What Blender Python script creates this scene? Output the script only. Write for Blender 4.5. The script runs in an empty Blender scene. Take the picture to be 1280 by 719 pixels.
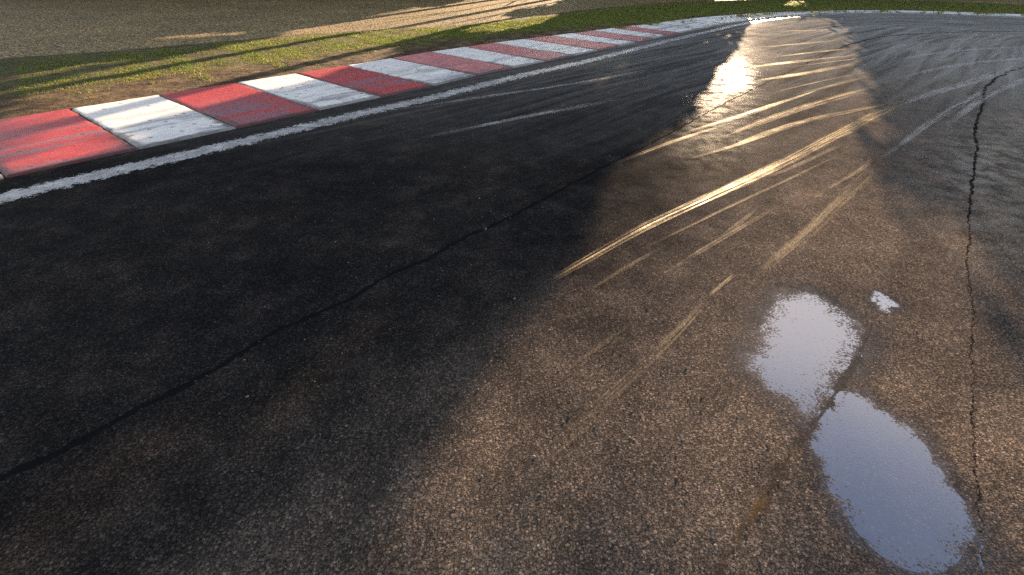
import bpy, bmesh, math, random
import numpy as np
from mathutils import Vector

R = np.random.default_rng(7)
random.seed(7)
scn = bpy.context.scene
COL = scn.collection

# ------------------------------------------------------------------ camera
F, CX, CY, YH, H = 620.0, 640.0, 359.5, -45.0, 1.6
PITCH = math.atan2(CY - YH, F)
cam_d = bpy.data.cameras.new('camera')
cam = bpy.data.objects.new('camera', cam_d)
COL.objects.link(cam)
cam_d.sensor_width = 36.0
cam_d.lens = 36.0 * F / 1280.0
cam_d.clip_start, cam_d.clip_end = 0.05, 3000.0
cam.location = (0, 0, H)
cam.rotation_euler = (math.pi / 2 - PITCH, 0, 0)
scn.camera = cam


def G(P):
    """measured picture points -> metres on the ground plane"""
    P = np.array(P, float)
    x = P[:, 0] - CX
    y = P[:, 1] - CY
    fy = F * math.cos(PITCH) - y * math.sin(PITCH)
    dn = F * math.sin(PITCH) + y * math.cos(PITCH)
    return np.stack([H * x / dn, H * fy / dn], 1)


def PX(X, Y):
    d = Y * math.cos(PITCH) + H * math.sin(PITCH)
    d = np.maximum(d, 1e-3)
    u = -Y * math.sin(PITCH) + H * math.cos(PITCH)
    return CX + F * X / d, CY + F * u / d


# ------------------------------------------------------------------ light
SUN_AZ, SUN_EL = math.radians(21.0), math.radians(10.8)
L = np.array([math.sin(SUN_AZ) * math.cos(SUN_EL), math.cos(SUN_AZ) * math.cos(SUN_EL), math.sin(SUN_EL)])
sd = bpy.data.lights.new('sun', 'SUN')
sd.energy = 5.0
sd.angle = math.radians(0.26)
sd.color = (1.0, 0.73, 0.48)
so = bpy.data.objects.new('sun', sd)
COL.objects.link(so)
so.rotation_euler = Vector(L).to_track_quat('Z', 'Y').to_euler()
so.location = (0, 0, 30)

scn.view_settings.view_transform = 'Standard'
scn.view_settings.look = 'None'
scn.view_settings.exposure = 2.35
scn.view_settings.gamma = 1.0
scn.view_settings.use_curve_mapping = False


# ------------------------------------------------------------------ node helper
class NT:
    def __init__(s, tree):
        s.t = tree
        s.n = tree.nodes
        s.l = tree.links

    def node(s, typ, ins=None, **props):
        nd = s.n.new(typ)
        for k, v in props.items():
            setattr(nd, k, v)
        for k, v in (ins or {}).items():
            s.put(nd.inputs[k], v)
        return nd

    def put(s, sock, v):
        if isinstance(v, bpy.types.NodeSocket):
            s.l.new(v, sock)
        elif v is not None:
            if sock.type == 'RGBA' and len(v) == 3:
                v = (*v, 1.0)
            sock.default_value = v

    def m(s, op, a, b=None, c=None, clamp=False):
        nd = s.n.new('ShaderNodeMath')
        nd.operation = op
        nd.use_clamp = clamp
        for i, v in enumerate((a, b, c)):
            if v is not None:
                s.put(nd.inputs[i], v)
        return nd.outputs[0]

    def step(s, x, lo, hi, smooth=True):
        nd = s.n.new('ShaderNodeMapRange')
        nd.interpolation_type = 'SMOOTHSTEP' if smooth else 'LINEAR'
        s.put(nd.inputs['Value'], x)
        s.put(nd.inputs['From Min'], lo)
        s.put(nd.inputs['From Max'], hi)
        return nd.outputs['Result']

    def rng(s, x, a, b, lo, hi):
        nd = s.n.new('ShaderNodeMapRange')
        for k, v in zip(('Value', 'From Min', 'From Max', 'To Min', 'To Max'), (x, a, b, lo, hi)):
            s.put(nd.inputs[k], v)
        return nd.outputs['Result']

    def mix(s, f, a, b, mode='MIX'):
        nd = s.n.new('ShaderNodeMix')
        nd.data_type = 'RGBA'
        nd.blend_type = mode
        s.put(nd.inputs[0], f)
        s.put(nd.inputs[6], a)
        s.put(nd.inputs[7], b)
        return nd.outputs[2]

    def noise(s, vec, scale, detail=4.0, rough=0.55, dim='2D'):
        nd = s.node('ShaderNodeTexNoise', {'Vector': vec, 'Scale': scale, 'Detail': detail, 'Roughness': rough}, noise_dimensions=dim)
        return nd.outputs[0]

    def noisec(s, vec, scale, detail=2.0, dim='2D'):
        nd = s.node('ShaderNodeTexNoise', {'Vector': vec, 'Scale': scale, 'Detail': detail}, noise_dimensions=dim)
        return nd.outputs[1]

    def vor(s, vec, scale, feature='F1', dim='2D'):
        nd = s.node('ShaderNodeTexVoronoi', {'Vector': vec, 'Scale': scale}, feature=feature, voronoi_dimensions=dim)
        return nd

    def ramp(s, f, pts, interp='LINEAR'):
        nd = s.n.new('ShaderNodeValToRGB')
        cr = nd.color_ramp
        cr.interpolation = interp
        while len(cr.elements) < len(pts):
            cr.elements.new(0.5)
        for e, (p, c) in zip(cr.elements, pts):
            e.position = p
            e.color = (*c, 1) if len(c) == 3 else c
        s.put(nd.inputs[0], f)
        return nd.outputs[0]

    def attr(s, name):
        return s.node('ShaderNodeAttribute', attribute_name=name).outputs['Fac']

    def sep(s, v):
        nd = s.node('ShaderNodeSeparateXYZ', {0: v})
        return nd.outputs

    def comb(s, x, y, z=0.0):
        return s.node('ShaderNodeCombineXYZ', {0: x, 1: y, 2: z}).outputs[0]

    def uv(s, name):
        return s.node('ShaderNodeUVMap', uv_map=name).outputs[0]

    def vadd(s, a, b, k=1.0, off=0.0):
        v = s.node('ShaderNodeVectorMath', {0: b, 1: (off, off, 0)}, operation='SUBTRACT').outputs[0]
        v = s.node('ShaderNodeVectorMath', {0: v, 'Scale': k}, operation='SCALE').outputs[0]
        return s.node('ShaderNodeVectorMath', {0: a, 1: v}, operation='ADD').outputs[0]


def material(name):
    m = bpy.data.materials.new(name)
    m.use_nodes = True
    m.node_tree.nodes.clear()
    nt = NT(m.node_tree)
    out = nt.node('ShaderNodeOutputMaterial')
    return m, nt, out


def principled(nt, **ins):
    nd = nt.n.new('ShaderNodeBsdfPrincipled')
    for k, v in ins.items():
        nt.put(nd.inputs[k.replace('_', ' ')], v)
    return nd


def lifted_normal(nt, k):
    """film of water or rubber over the stones: its skin is flatter than the stones under it"""
    geo = nt.node('ShaderNodeNewGeometry')
    nrm = geo.outputs['Normal']
    a = nt.node('ShaderNodeVectorMath', {0: nrm, 'Scale': 1 - k}, operation='SCALE').outputs[0]
    b = nt.node('ShaderNodeVectorMath', {0: a, 1: (0, 0, k)}, operation='ADD').outputs[0]
    return nt.node('ShaderNodeVectorMath', {0: b}, operation='NORMALIZE').outputs[0]


# ------------------------------------------------------------------ asphalt relief (shared by track, lines and marks)
def make_relief_group():
    g = bpy.data.node_groups.new('asphalt_relief', 'ShaderNodeTree')
    g.interface.new_socket('Vector', in_out='INPUT', socket_type='NodeSocketVector')
    for o in ('Height', 'Stone', 'Tone'):
        g.interface.new_socket(o, in_out='OUTPUT', socket_type='NodeSocketFloat')
    nt = NT(g)
    i = nt.node('NodeGroupInput')
    o = nt.node('NodeGroupOutput')
    v = i.outputs[0]
    vd = nt.vadd(v, nt.noisec(v, 120.0), 0.006, 0.5)
    v1 = nt.vor(vd, 92.0)
    v2 = nt.vor(vd, 180.0)
    r1 = nt.sep(v1.outputs['Color'])
    r2 = nt.sep(v2.outputs['Color'])
    s1 = nt.m('MULTIPLY', nt.step(v1.outputs['Distance'], 0.62, 0.12), nt.rng(r1[0], 0, 1, 0.25, 1.0))
    s2 = nt.m('MULTIPLY', nt.step(v2.outputs['Distance'], 0.62, 0.12), nt.rng(r2[0], 0, 1, 0.2, 0.7))
    v3 = nt.vor(vd, 58.0)
    r3 = nt.sep(v3.outputs['Color'])
    s3 = nt.m('MULTIPLY', nt.step(v3.outputs['Distance'], nt.rng(r3[2], 0, 1, .25, .52), .08), nt.step(r3[0], .66, .80))
    s1 = nt.m('MULTIPLY', s1, nt.rng(nt.noise(v, 7.0, 3.0), .35, .65, .55, 1.0))
    st = nt.m('MAXIMUM', nt.m('MAXIMUM', s1, s2), s3)
    fine = nt.noise(v, 420.0, 2.0)
    h = nt.m('ADD', nt.m('MULTIPLY', st, 0.85), nt.m('MULTIPLY', fine, 0.22))
    tone = nt.m('ADD', nt.m('MULTIPLY', r1[1], 0.62), nt.m('MULTIPLY', r2[1], 0.38))
    big_ = nt.m('GREATER_THAN', s3, nt.m('MAXIMUM', s1, s2))
    tone = nt.m('ADD', nt.m('MULTIPLY', tone, nt.m('SUBTRACT', 1.0, big_)), nt.m('MULTIPLY', big_, nt.rng(r3[1], 0, 1, .3, .92)))
    nt.l.new(h, o.inputs['Height'])
    nt.l.new(st, o.inputs['Stone'])
    nt.l.new(tone, o.inputs['Tone'])
    return g


RELIEF = make_relief_group()
AMP = 0.0020


def relief(nt):
    nd = nt.n.new('ShaderNodeGroup')
    nd.node_tree = RELIEF
    nt.l.new(nt.uv('ground'), nd.inputs[0])
    return nd.outputs['Height'], nd.outputs['Stone'], nd.outputs['Tone']


def displace(nt, out, height, scale, mid=0.0):
    d = nt.node('ShaderNodeDisplacement', {'Height': height, 'Midlevel': mid, 'Scale': scale})
    nt.l.new(d.outputs[0], out.inputs['Displacement'])


def crack_mask(nt, k, uvv, soft=0.18):
    dst = nt.attr('crack_side_%d' % k)
    w = nt.attr('crack_width_%d' % k)
    wob = nt.m('MULTIPLY', nt.m('SUBTRACT', nt.noise(uvv, 11.0, 6.0, 0.78), 0.5), 0.065)
    wob = nt.m('ADD', wob, nt.m('MULTIPLY', nt.m('MULTIPLY', nt.m('SUBTRACT', nt.noise(uvv, 2.4, 5.0, .7), .5), 4.0), w))
    w = nt.m('MULTIPLY', w, nt.rng(nt.noise(uvv, 4.0, 5.0, .7), .3, .7, .35, 1.35))
    dd = nt.m('ABSOLUTE', nt.m('ADD', dst, wob))
    ratio = nt.m('DIVIDE', dd, nt.m('MAXIMUM', w, 0.0005))
    return nt.step(ratio, 1.0 + soft, 1.0 - soft), dd


def mat_track():
    m, nt, out = material('wet_asphalt')
    h, st, tone = relief(nt)
    uvv = nt.uv('ground')
    flow = nt.uv('flow')
    base = nt.ramp(tone, [(0.0, (.013, .0125, .0125)), (.30, (.019, .0178, .0172)), (.55, (.028, .0252, .0235)),
                          (.74, (.039, .0342, .0308)), (.88, (.053, .046, .0405)), (1.0, (.088, .077, .067))])
    base = nt.mix(nt.step(st, 0.0, 0.55), (.0075, .0072, .0070), base)
    big = nt.noise(uvv, 0.55, 5.0, 0.6)
    base = nt.mix(1.0, base, nt.ramp(big, [(.3, (.72, .72, .74)), (.55, (1, .98, .95)), (.75, (1.25, 1.17, 1.07))]), 'MULTIPLY')
    patch = nt.noise(uvv, 3.2, 5.0, 0.62)
    base = nt.mix(1.0, base, nt.ramp(patch, [(.3, (.78, .78, .78)), (.7, (1.2, 1.17, 1.13))]), 'MULTIPLY')
    # sunlight painted in: asphalt colour raised on the sunny side, dark towards the kerb
    sun_lift = nt.m('ADD', nt.attr('sun_lift'), nt.m('MULTIPLY', nt.m('SUBTRACT', patch, .5), .5), clamp=True)
    base = nt.mix(1.0, base, nt.mix(sun_lift, (1.12, 1.12, 1.16), (5.4, 4.75, 4.15)), 'MULTIPLY')
    # dust and rubber drawn out along the way the wheels go
    fx = nt.sep(flow)
    fv = nt.comb(nt.m('MULTIPLY', fx[0], 0.16), nt.m('MULTIPLY', fx[1], 4.5))
    fv = nt.vadd(fv, nt.noisec(uvv, 0.35, 2.0), 1.2, 0.5)
    st1 = nt.noise(fv, 1.0, 7.0, 0.66)
    fv2 = nt.comb(nt.m('ADD', nt.m('MULTIPLY', fx[0], 0.22), nt.m('MULTIPLY', fx[1], 0.10)), nt.m('ADD', nt.m('MULTIPLY', fx[1], 5.5), nt.m('MULTIPLY', fx[0], 0.55)))
    st2 = nt.noise(fv2, 1.0, 6.0, 0.66)
    far = nt.attr('streaky')
    dust = nt.m('MULTIPLY', nt.step(nt.m('MAXIMUM', st1, st2), 0.53, 0.80), far)
    dust = nt.m('MULTIPLY', dust, nt.rng(st, 0, .8, .35, 1.0))
    base = nt.mix(nt.m('MULTIPLY', dust, 0.62), base, (.085, .078, .068))
    rub = nt.m('MULTIPLY', nt.step(st1, 0.46, 0.28), far)
    base = nt.mix(nt.m('MULTIPLY', rub, 0.55), base, (.009, .009, .0095))
    sheen_tone = nt.m('MULTIPLY', nt.attr('sheen_tone'), nt.rng(nt.m('MAXIMUM', st1, st2), .42, .66, .30, 1.0))
    base = nt.mix(nt.m('MULTIPLY', sheen_tone, .92), base, nt.mix(nt.m('MULTIPLY', st, .8), (.20, .185, .165), (.56, .52, .465)))  # sky sheen of the far asphalt put in as a lighter colour
    # joints
    c1, d1 = crack_mask(nt, 1, uvv)
    c2, d2 = crack_mask(nt, 2, uvv)
    c3, d3 = crack_mask(nt, 3, uvv, 0.6)
    cr = nt.m('MAXIMUM', c1, c2)
    base = nt.mix(nt.m('MULTIPLY', cr, 0.9), base, (.008, .008, .008))
    base = nt.mix(nt.m('MULTIPLY', c3, 0.5), base, (.040, .028, .016))
    silt = nt.m('MULTIPLY', nt.attr('silt'), nt.step(nt.noise(uvv, 14.0, 4.0), 0.3, 0.55))
    base = nt.mix(nt.m('MULTIPLY', silt, 0.75), base, (.13, .075, .025))
    base = nt.mix(nt.step(nt.attr('pool'), .02, .35), base, nt.mix(1.0, base, (.55, .55, .57), 'MULTIPLY'))
    # water film
    wet = nt.step(nt.noise(uvv, 0.42, 4.0, 0.55), 0.30, 0.62)
    damp = nt.attr('damp')
    coat = nt.m('ADD', nt.m('MULTIPLY', wet, 0.0012), nt.m('MULTIPLY', damp, 0.80), clamp=True)
    coat = nt.m('MULTIPLY', coat, nt.rng(nt.noise(uvv, 5.0, 5.0, .7), .38, .62, .05, 1.9))
    coat = nt.m('MULTIPLY', coat, nt.m('SUBTRACT', 1.0, nt.m('MINIMUM', nt.m('MULTIPLY', cr, 1.0), 1.0)))
    coat = nt.m('MULTIPLY', coat, nt.rng(dust, 0, 1, 1.0, 0.6))
    base = nt.mix(nt.m('MULTIPLY', damp, 0.35), base, (.015, .014, .014))
    film_n = lifted_normal(nt, 0.52)
    dry = nt.node('ShaderNodeBsdfDiffuse', {'Color': base, 'Roughness': .4})
    sheen = nt.node('ShaderNodeBsdfAnisotropic', {'Color': (1, 1, 1), 'Roughness': .46})
    fr1 = nt.node('ShaderNodeFresnel', {'IOR': 1.30, 'Normal': film_n}).outputs[0]
    mx1 = nt.node('ShaderNodeMixShader', {0: nt.m('MULTIPLY', fr1, nt.rng(wet, 0, 1, .003, .0095))})
    nt.l.new(dry.outputs[0], mx1.inputs[1])
    nt.l.new(sheen.outputs[0], mx1.inputs[2])
    film = nt.node('ShaderNodeBsdfAnisotropic', {'Color': (1, 1, 1), 'Roughness': nt.rng(damp, 0, 1, .20, .12), 'Normal': film_n})
    fr2 = nt.node('ShaderNodeFresnel', {'IOR': 1.33, 'Normal': film_n}).outputs[0]
    mx2 = nt.node('ShaderNodeMixShader', {0: nt.m('MULTIPLY', fr2, coat, clamp=True)})
    nt.l.new(mx1.outputs[0], mx2.inputs[1])
    nt.l.new(film.outputs[0], mx2.inputs[2])
    pool_n = lifted_normal(nt, 0.80)
    pool = nt.node('ShaderNodeBsdfAnisotropic', {'Color': (1, 1, 1), 'Roughness': .22, 'Normal': pool_n})
    mx3 = nt.node('ShaderNodeMixShader', {0: nt.m('MULTIPLY', nt.m('POWER', nt.attr('pool'), 1.6), .11)})
    nt.l.new(mx2.outputs[0], mx3.inputs[1])
    nt.l.new(pool.outputs[0], mx3.inputs[2])
    nt.l.new(mx3.outputs[0], out.inputs['Surface'])
    hh = nt.m('MULTIPLY', h, nt.rng(nt.m('MAXIMUM', cr, nt.m('MULTIPLY', c3, .6)), 0, 1, 1.0, 0.0))
    hh = nt.m('SUBTRACT', hh, nt.m('MULTIPLY', cr, 1.0))
    displace(nt, out, hh, AMP)
    m.displacement_method = 'BOTH'
    return m


def mat_line():
    m, nt, out = material('worn_white_line_paint')
    h, st, tone = relief(nt)
    uvv = nt.uv('ground')
    fl = nt.sep(nt.uv('flow'))
    edge = nt.m('MINIMUM', fl[1], nt.m('SUBTRACT', 1.0, fl[1]))
    n = nt.noise(uvv, 11.0, 6.0, 0.7)
    n2 = nt.noise(uvv, 46.0, 3.0, 0.6)
    keep = nt.m('ADD', nt.m('MULTIPLY', edge, 2.3), nt.m('MULTIPLY', nt.m('SUBTRACT', n, 0.5), 2.2))
    keep = nt.m('ADD', keep, nt.m('MULTIPLY', nt.m('SUBTRACT', n2, 0.5), 0.8))
    keep = nt.m('ADD', keep, nt.m('MULTIPLY', nt.m('SUBTRACT', st, 0.4), 0.35))
    keep = nt.m('SUBTRACT', keep, nt.m('MULTIPLY', nt.step(nt.noise(uvv, 24.0, 5.0, .7), .56, .72), .9))
    alpha = nt.step(keep, 0.20, 0.42)
    wear = nt.noise(uvv, 5.0, 6.0, 0.68)
    col = nt.ramp(wear, [(.25, (.12, .115, .11)), (.48, (.30, .285, .27)), (.72, (.56, .53, .49))])
    col = nt.mix(nt.m('MULTIPLY', nt.step(st, 0.25, 0.0), .7), col, (.10, .10, .10))
    b = principled(nt, Base_Color=col, Roughness=0.5, Alpha=alpha, Coat_Weight=0.15, Coat_Roughness=0.25)
    nt.l.new(b.outputs[0], out.inputs['Surface'])
    displace(nt, out, h, AMP * 0.8)
    m.displacement_method = 'BOTH'
    return m


def mat_skid(name, lines, strength, col, rough, seed, smear=1.0, ribs=0):
    m, nt, out = material(name)
    h, st, tone = relief(nt)
    uvv = nt.uv('ground')
    fl = nt.sep(nt.uv('flow'))
    edge = nt.m('MULTIPLY', nt.m('MULTIPLY', fl[1], nt.m('SUBTRACT', 1.0, fl[1])), 4.0)
    v = nt.comb(nt.m('ADD', nt.m('MULTIPLY', fl[0], 0.5), seed), nt.m('ADD', nt.m('MULTIPLY', fl[1], lines), nt.m('MULTIPLY', nt.node('ShaderNodeObjectInfo').outputs['Random'], 50.0)))
    n = nt.noise(v, 1.0, 5.0, 0.62)
    v2 = nt.comb(nt.m('MULTIPLY', fl[0], 2.2), nt.m('MULTIPLY', fl[1], lines * 1.6))
    n2 = nt.noise(v2, 1.0, 5.0, 0.7)
    a = nt.step(nt.m('ADD', nt.m('MULTIPLY', n, 0.65), nt.m('MULTIPLY', n2, 0.35)), 0.36, 0.60)
    a = nt.m('MULTIPLY', a, nt.step(nt.m('ADD', edge, nt.m('MULTIPLY', nt.m('SUBTRACT', n2, .5), 1.0)), 0.0, 1.15))
    blot = nt.noise(uvv, 2.2, 4.0, .6)
    a = nt.m('MULTIPLY', a, nt.rng(nt.step(blot, .32, .62), 0, 1, .45, 1.0))
    a = nt.m('MULTIPLY', a, nt.rng(st, 0.05, 0.75, 0.30 * smear, 1.0))
    if ribs:
        rib = nt.m('ABSOLUTE', nt.m('SINE', nt.m('MULTIPLY', nt.m('ADD', fl[1], nt.m('MULTIPLY', nt.m('SUBTRACT', n2, .5), .06)), math.pi * ribs)))
        a = nt.m('MULTIPLY', a, nt.rng(nt.step(rib, .15, .75), 0, 1, .55, 1.0))
    a = nt.m('MULTIPLY', a, nt.attr('fade'))
    a = nt.m('MULTIPLY', a, strength, clamp=True)
    c = nt.mix(nt.m('MULTIPLY', nt.step(tone, .3, .9), 0.5), col, tuple(min(1, x * 1.5) for x in col))
    fn = lifted_normal(nt, 0.5)
    dry = nt.node('ShaderNodeBsdfDiffuse', {'Color': c, 'Normal': fn})
    gl = nt.node('ShaderNodeBsdfAnisotropic', {'Color': (1, .93, .80), 'Roughness': rough, 'Normal': fn})
    fr = nt.node('ShaderNodeFresnel', {'IOR': 1.33, 'Normal': fn}).outputs[0]
    mx = nt.node('ShaderNodeMixShader', {0: nt.m('MULTIPLY', fr, .30)})
    nt.l.new(dry.outputs[0], mx.inputs[1])
    nt.l.new(gl.outputs[0], mx.inputs[2])
    tr = nt.node('ShaderNodeBsdfTransparent')
    mz = nt.node('ShaderNodeMixShader', {0: a})
    nt.l.new(tr.outputs[0], mz.inputs[1])
    nt.l.new(mx.outputs[0], mz.inputs[2])
    nt.l.new(mz.outputs[0], out.inputs['Surface'])
    displace(nt, out, h, AMP)
    m.displacement_method = 'BOTH'
    return m


def mat_water():
    m, nt, out = material('puddle_water')
    uvv = nt.uv('ground')
    n = nt.noise(uvv, 130.0, 3.0, 0.6)
    bump = nt.node('ShaderNodeBump', {'Strength': 0.20, 'Distance': 0.0012, 'Height': n})
    hh_, st_, tone_ = relief(nt)
    bed = nt.mix(nt.m('MULTIPLY', nt.step(tone_, .45, .9), st_), (.046, .041, .058), (.085, .080, .098))
    b = principled(nt, Base_Color=bed, Roughness=0.15, IOR=2.25, Specular_IOR_Level=0.5,
                   Coat_Weight=1.0, Coat_Roughness=0.05, Coat_IOR=1.5, Normal=bump.outputs[0], Coat_Normal=bump.outputs[0])
    nt.l.new(b.outputs[0], out.inputs['Surface'])
    return m


def mat_kerb(name, c_lo, c_hi, c_fade):
    m, nt, out = material(name)
    p = nt.uv('ground')
    f = nt.sep(nt.uv('flow'))
    n1 = nt.noise(p, 2.6, 6.0, 0.65)
    n2 = nt.noise(p, 38.0, 5.0, 0.7)
    n3 = nt.noise(p, 9.0, 5.0, 0.65)
    sv = nt.comb(nt.m('MULTIPLY', f[0], 0.7), nt.m('MULTIPLY', f[1], 5.0))
    sv = nt.vadd(sv, nt.noisec(p, 1.6, 3.0), 1.3, 0.5)
    s = nt.noise(sv, 1.0, 6.0, 0.64)
    col = nt.ramp(n1, [(.3, c_lo), (.68, c_hi)])
    col = nt.mix(nt.m('MULTIPLY', nt.step(n2, .48, .72), 0.35), col, c_fade)
    col = nt.mix(nt.m('MULTIPLY', nt.step(n3, .55, .75), 0.35), col, c_fade)
    # tyre scuffs, stronger towards the track side
    orand = nt.node('ShaderNodeObjectInfo').outputs['Random']
    scuff = nt.m('MULTIPLY', nt.step(s, nt.rng(orand, 0, 1, .40, .50), .66), nt.step(f[1], 2.1, 0.4))
    col = nt.mix(nt.m('MULTIPLY', scuff, 0.66), col, (.13, .125, .15))
    col = nt.mix(nt.m('MULTIPLY', nt.step(n2, .40, .25), 0.6), col, tuple(x * .5 for x in c_lo))
    # chips down to the concrete and black pits
    pit = nt.vor(nt.vadd(p, nt.noisec(p, 30.0), .02, .5), 5.0)
    pr = nt.sep(pit.outputs['Color'])
    chip = nt.m('MULTIPLY', nt.step(pit.outputs['Distance'], .15, .08), nt.step(pr[0], .62, .66))
    col = nt.mix(nt.m('MULTIPLY', chip, 0.7), col, (.07, .05, .045))
    low = nt.attr('rim')
    grime = nt.step(nt.m('ADD', low, nt.m('MULTIPLY', nt.m('SUBTRACT', n3, .5), 1.1)), .22, .75)
    col = nt.mix(nt.m('MULTIPLY', grime, 0.72), col, (.030, .026, .022))
    hgt = nt.m('ADD', nt.m('MULTIPLY', n2, 1.0), nt.m('MULTIPLY', n3, 1.2))
    hgt = nt.m('SUBTRACT', hgt, nt.m('MULTIPLY', chip, 1.2))
    bump = nt.node('ShaderNodeBump', {'Strength': 0.55, 'Distance': 0.006, 'Height': hgt})
    b = principled(nt, Base_Color=col, Roughness=nt.rng(n2, .3, .7, .42, .66), Normal=bump.outputs[0], Coat_Weight=0.04, Coat_Roughness=0.3, Specular_IOR_Level=.3)
    nt.l.new(b.outputs[0], out.inputs['Surface'])
    return m


def mat_gravel():
    m, nt, out = material('gravel_stones')
    p = nt.uv('ground')
    pd = nt.vadd(p, nt.noisec(p, 25.0), 0.02, .5)
    v = nt.vor(pd, 15.0)
    v2 = nt.vor(pd, 38.0)
    r = nt.sep(v.outputs['Color'])
    r2 = nt.sep(v2.outputs['Color'])
    s1 = nt.m('MULTIPLY', nt.step(v.outputs['Distance'], .62, .1), nt.rng(r[0], 0, 1, .25, 1.0))
    s2 = nt.m('MULTIPLY', nt.step(v2.outputs['Distance'], .62, .1), nt.rng(r2[0], 0, 1, .15, .6))
    st = nt.m('MAXIMUM', s1, s2)
    tone = nt.m('ADD', nt.m('MULTIPLY', r[1], .6), nt.m('MULTIPLY', r2[1], .4))
    col = nt.ramp(tone, [(.1, (.105, .063, .018)), (.5, (.26, .170, .052)), (.9, (.53, .38, .145))])
    col = nt.mix(nt.step(st, 0, .5), (.03, .023, .014), col)
    big = nt.noise(p, .35, 5.0)
    col = nt.mix(1.0, col, nt.ramp(big, [(.3, (.8, .8, .8)), (.7, (1.15, 1.1, 1.05))]), 'MULTIPLY')
    b = principled(nt, Base_Color=col, Roughness=.8)
    nt.l.new(b.outputs[0], out.inputs['Surface'])
    hh = nt.m('ADD', st, nt.m('MULTIPLY', nt.noise(p, 1.1, 4.0), 1.0))
    displace(nt, out, hh, .015)
    m.displacement_method = 'BOTH'
    return m


def mat_soil():
    m, nt, out = material('verge_soil')
    p = nt.uv('ground')
    n = nt.noise(p, 2.2, 6.0, .65)
    n2 = nt.noise(p, 30.0, 6.0, .7)
    col = nt.ramp(n, [(.28, (.030, .017, .007)), (.46, (.065, .040, .018)), (.60, (.115, .078, .036)), (.72, (.19, .14, .070))])
    col = nt.mix(1.0, col, nt.ramp(n2, [(.3, (.55, .55, .55)), (.7, (1.35, 1.3, 1.25))]), 'MULTIPLY')
    green = nt.m('MULTIPLY', nt.attr('turf'), nt.step(nt.noise(p, 5.0, 5.0), .35, .6))
    col = nt.mix(nt.m('MULTIPLY', green, .8), col, (.050, .060, .016))
    b = principled(nt, Base_Color=col, Roughness=.9, Specular_IOR_Level=.2)
    nt.l.new(b.outputs[0], out.inputs['Surface'])
    hh = nt.m('ADD', nt.m('MULTIPLY', n2, .5), nt.m('MULTIPLY', nt.noise(p, 6.0, 5.0), 1.0))
    displace(nt, out, hh, .030)
    m.displacement_method = 'BOTH'
    return m


def mat_foliage(name, trans=0.35, rough=.55):
    m, nt, out = material(name)
    c = nt.node('ShaderNodeVertexColor', layer_name='tint').outputs[0]
    d = principled(nt, Base_Color=c, Roughness=rough, Specular_IOR_Level=.3)
    t = nt.node('ShaderNodeBsdfTranslucent', {'Color': c})
    mx = nt.node('ShaderNodeMixShader', {0: trans})
    nt.l.new(d.outputs[0], mx.inputs[1])
    nt.l.new(t.outputs[0], mx.inputs[2])
    nt.l.new(mx.outputs[0], out.inputs['Surface'])
    return m


def mat_bark():
    m, nt, out = material('tree_bark')
    p = nt.node('ShaderNodeTexCoord').outputs['Object']
    n = nt.noise(p, 9.0, 6.0, .7, '3D')
    col = nt.ramp(n, [(.3, (.035, .026, .02)), (.7, (.13, .10, .075))])
    bump = nt.node('ShaderNodeBump', {'Strength': .8, 'Distance': .03, 'Height': n})
    b = principled(nt, Base_Color=col, Roughness=.9, Normal=bump.outputs[0])
    nt.l.new(b.outputs[0], out.inputs['Surface'])
    return m


# ------------------------------------------------------------------ mesh helpers
def mesh_obj(name, verts, faces, mat, parent=None, smooth=True):
    me = bpy.data.meshes.new(name)
    verts = np.asarray(verts, np.float32)
    faces = np.asarray(faces, np.int32)
    k = faces.shape[1]
    me.vertices.add(len(verts))
    me.vertices.foreach_set('co', verts.ravel())
    me.loops.add(faces.size)
    me.loops.foreach_set('vertex_index', faces.ravel())
    me.polygons.add(len(faces))
    me.polygons.foreach_set('loop_start', np.arange(len(faces), dtype=np.int32) * k)
    me.polygons.foreach_set('use_smooth', np.full(len(faces), smooth, bool))
    me.update(calc_edges=True)
    me.validate()
    if mat:
        me.materials.append(mat)
    o = bpy.data.objects.new(name, me)
    COL.objects.link(o)
    if parent:
        o.parent = parent
    return o


def set_uv(o, name, co):
    me = o.data
    u = me.uv_layers.new(name=name)
    idx = np.empty(len(me.loops), np.int32)
    me.loops.foreach_get('vertex_index', idx)
    u.data.foreach_set('uv', np.asarray(co, np.float32)[idx].ravel())


def set_attr(o, name, vals):
    a = o.data.attributes.new(name, 'FLOAT', 'POINT')
    a.data.foreach_set('value', np.asarray(vals, np.float32).ravel())


def set_tint(o, cols):
    a = o.data.color_attributes.new('tint', 'FLOAT_COLOR', 'POINT')
    c = np.ones((len(cols), 4), np.float32)
    c[:, :3] = cols
    a.data.foreach_set('color', c.ravel())


def grid_faces(n, m):
    i = np.arange(n - 1)[:, None] * m + np.arange(m - 1)[None]
    return np.stack([i, i + m, i + m + 1, i + 1], -1).reshape(-1, 4)


def adaptive(o, rate=1.0):
    md = o.modifiers.new('fine_relief', 'SUBSURF')
    md.subdivision_type = 'SIMPLE'
    md.levels = 0
    md.render_levels = 0
    o.cycles.use_adaptive_subdivision = True
    o.cycles.dicing_rate = rate


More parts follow.
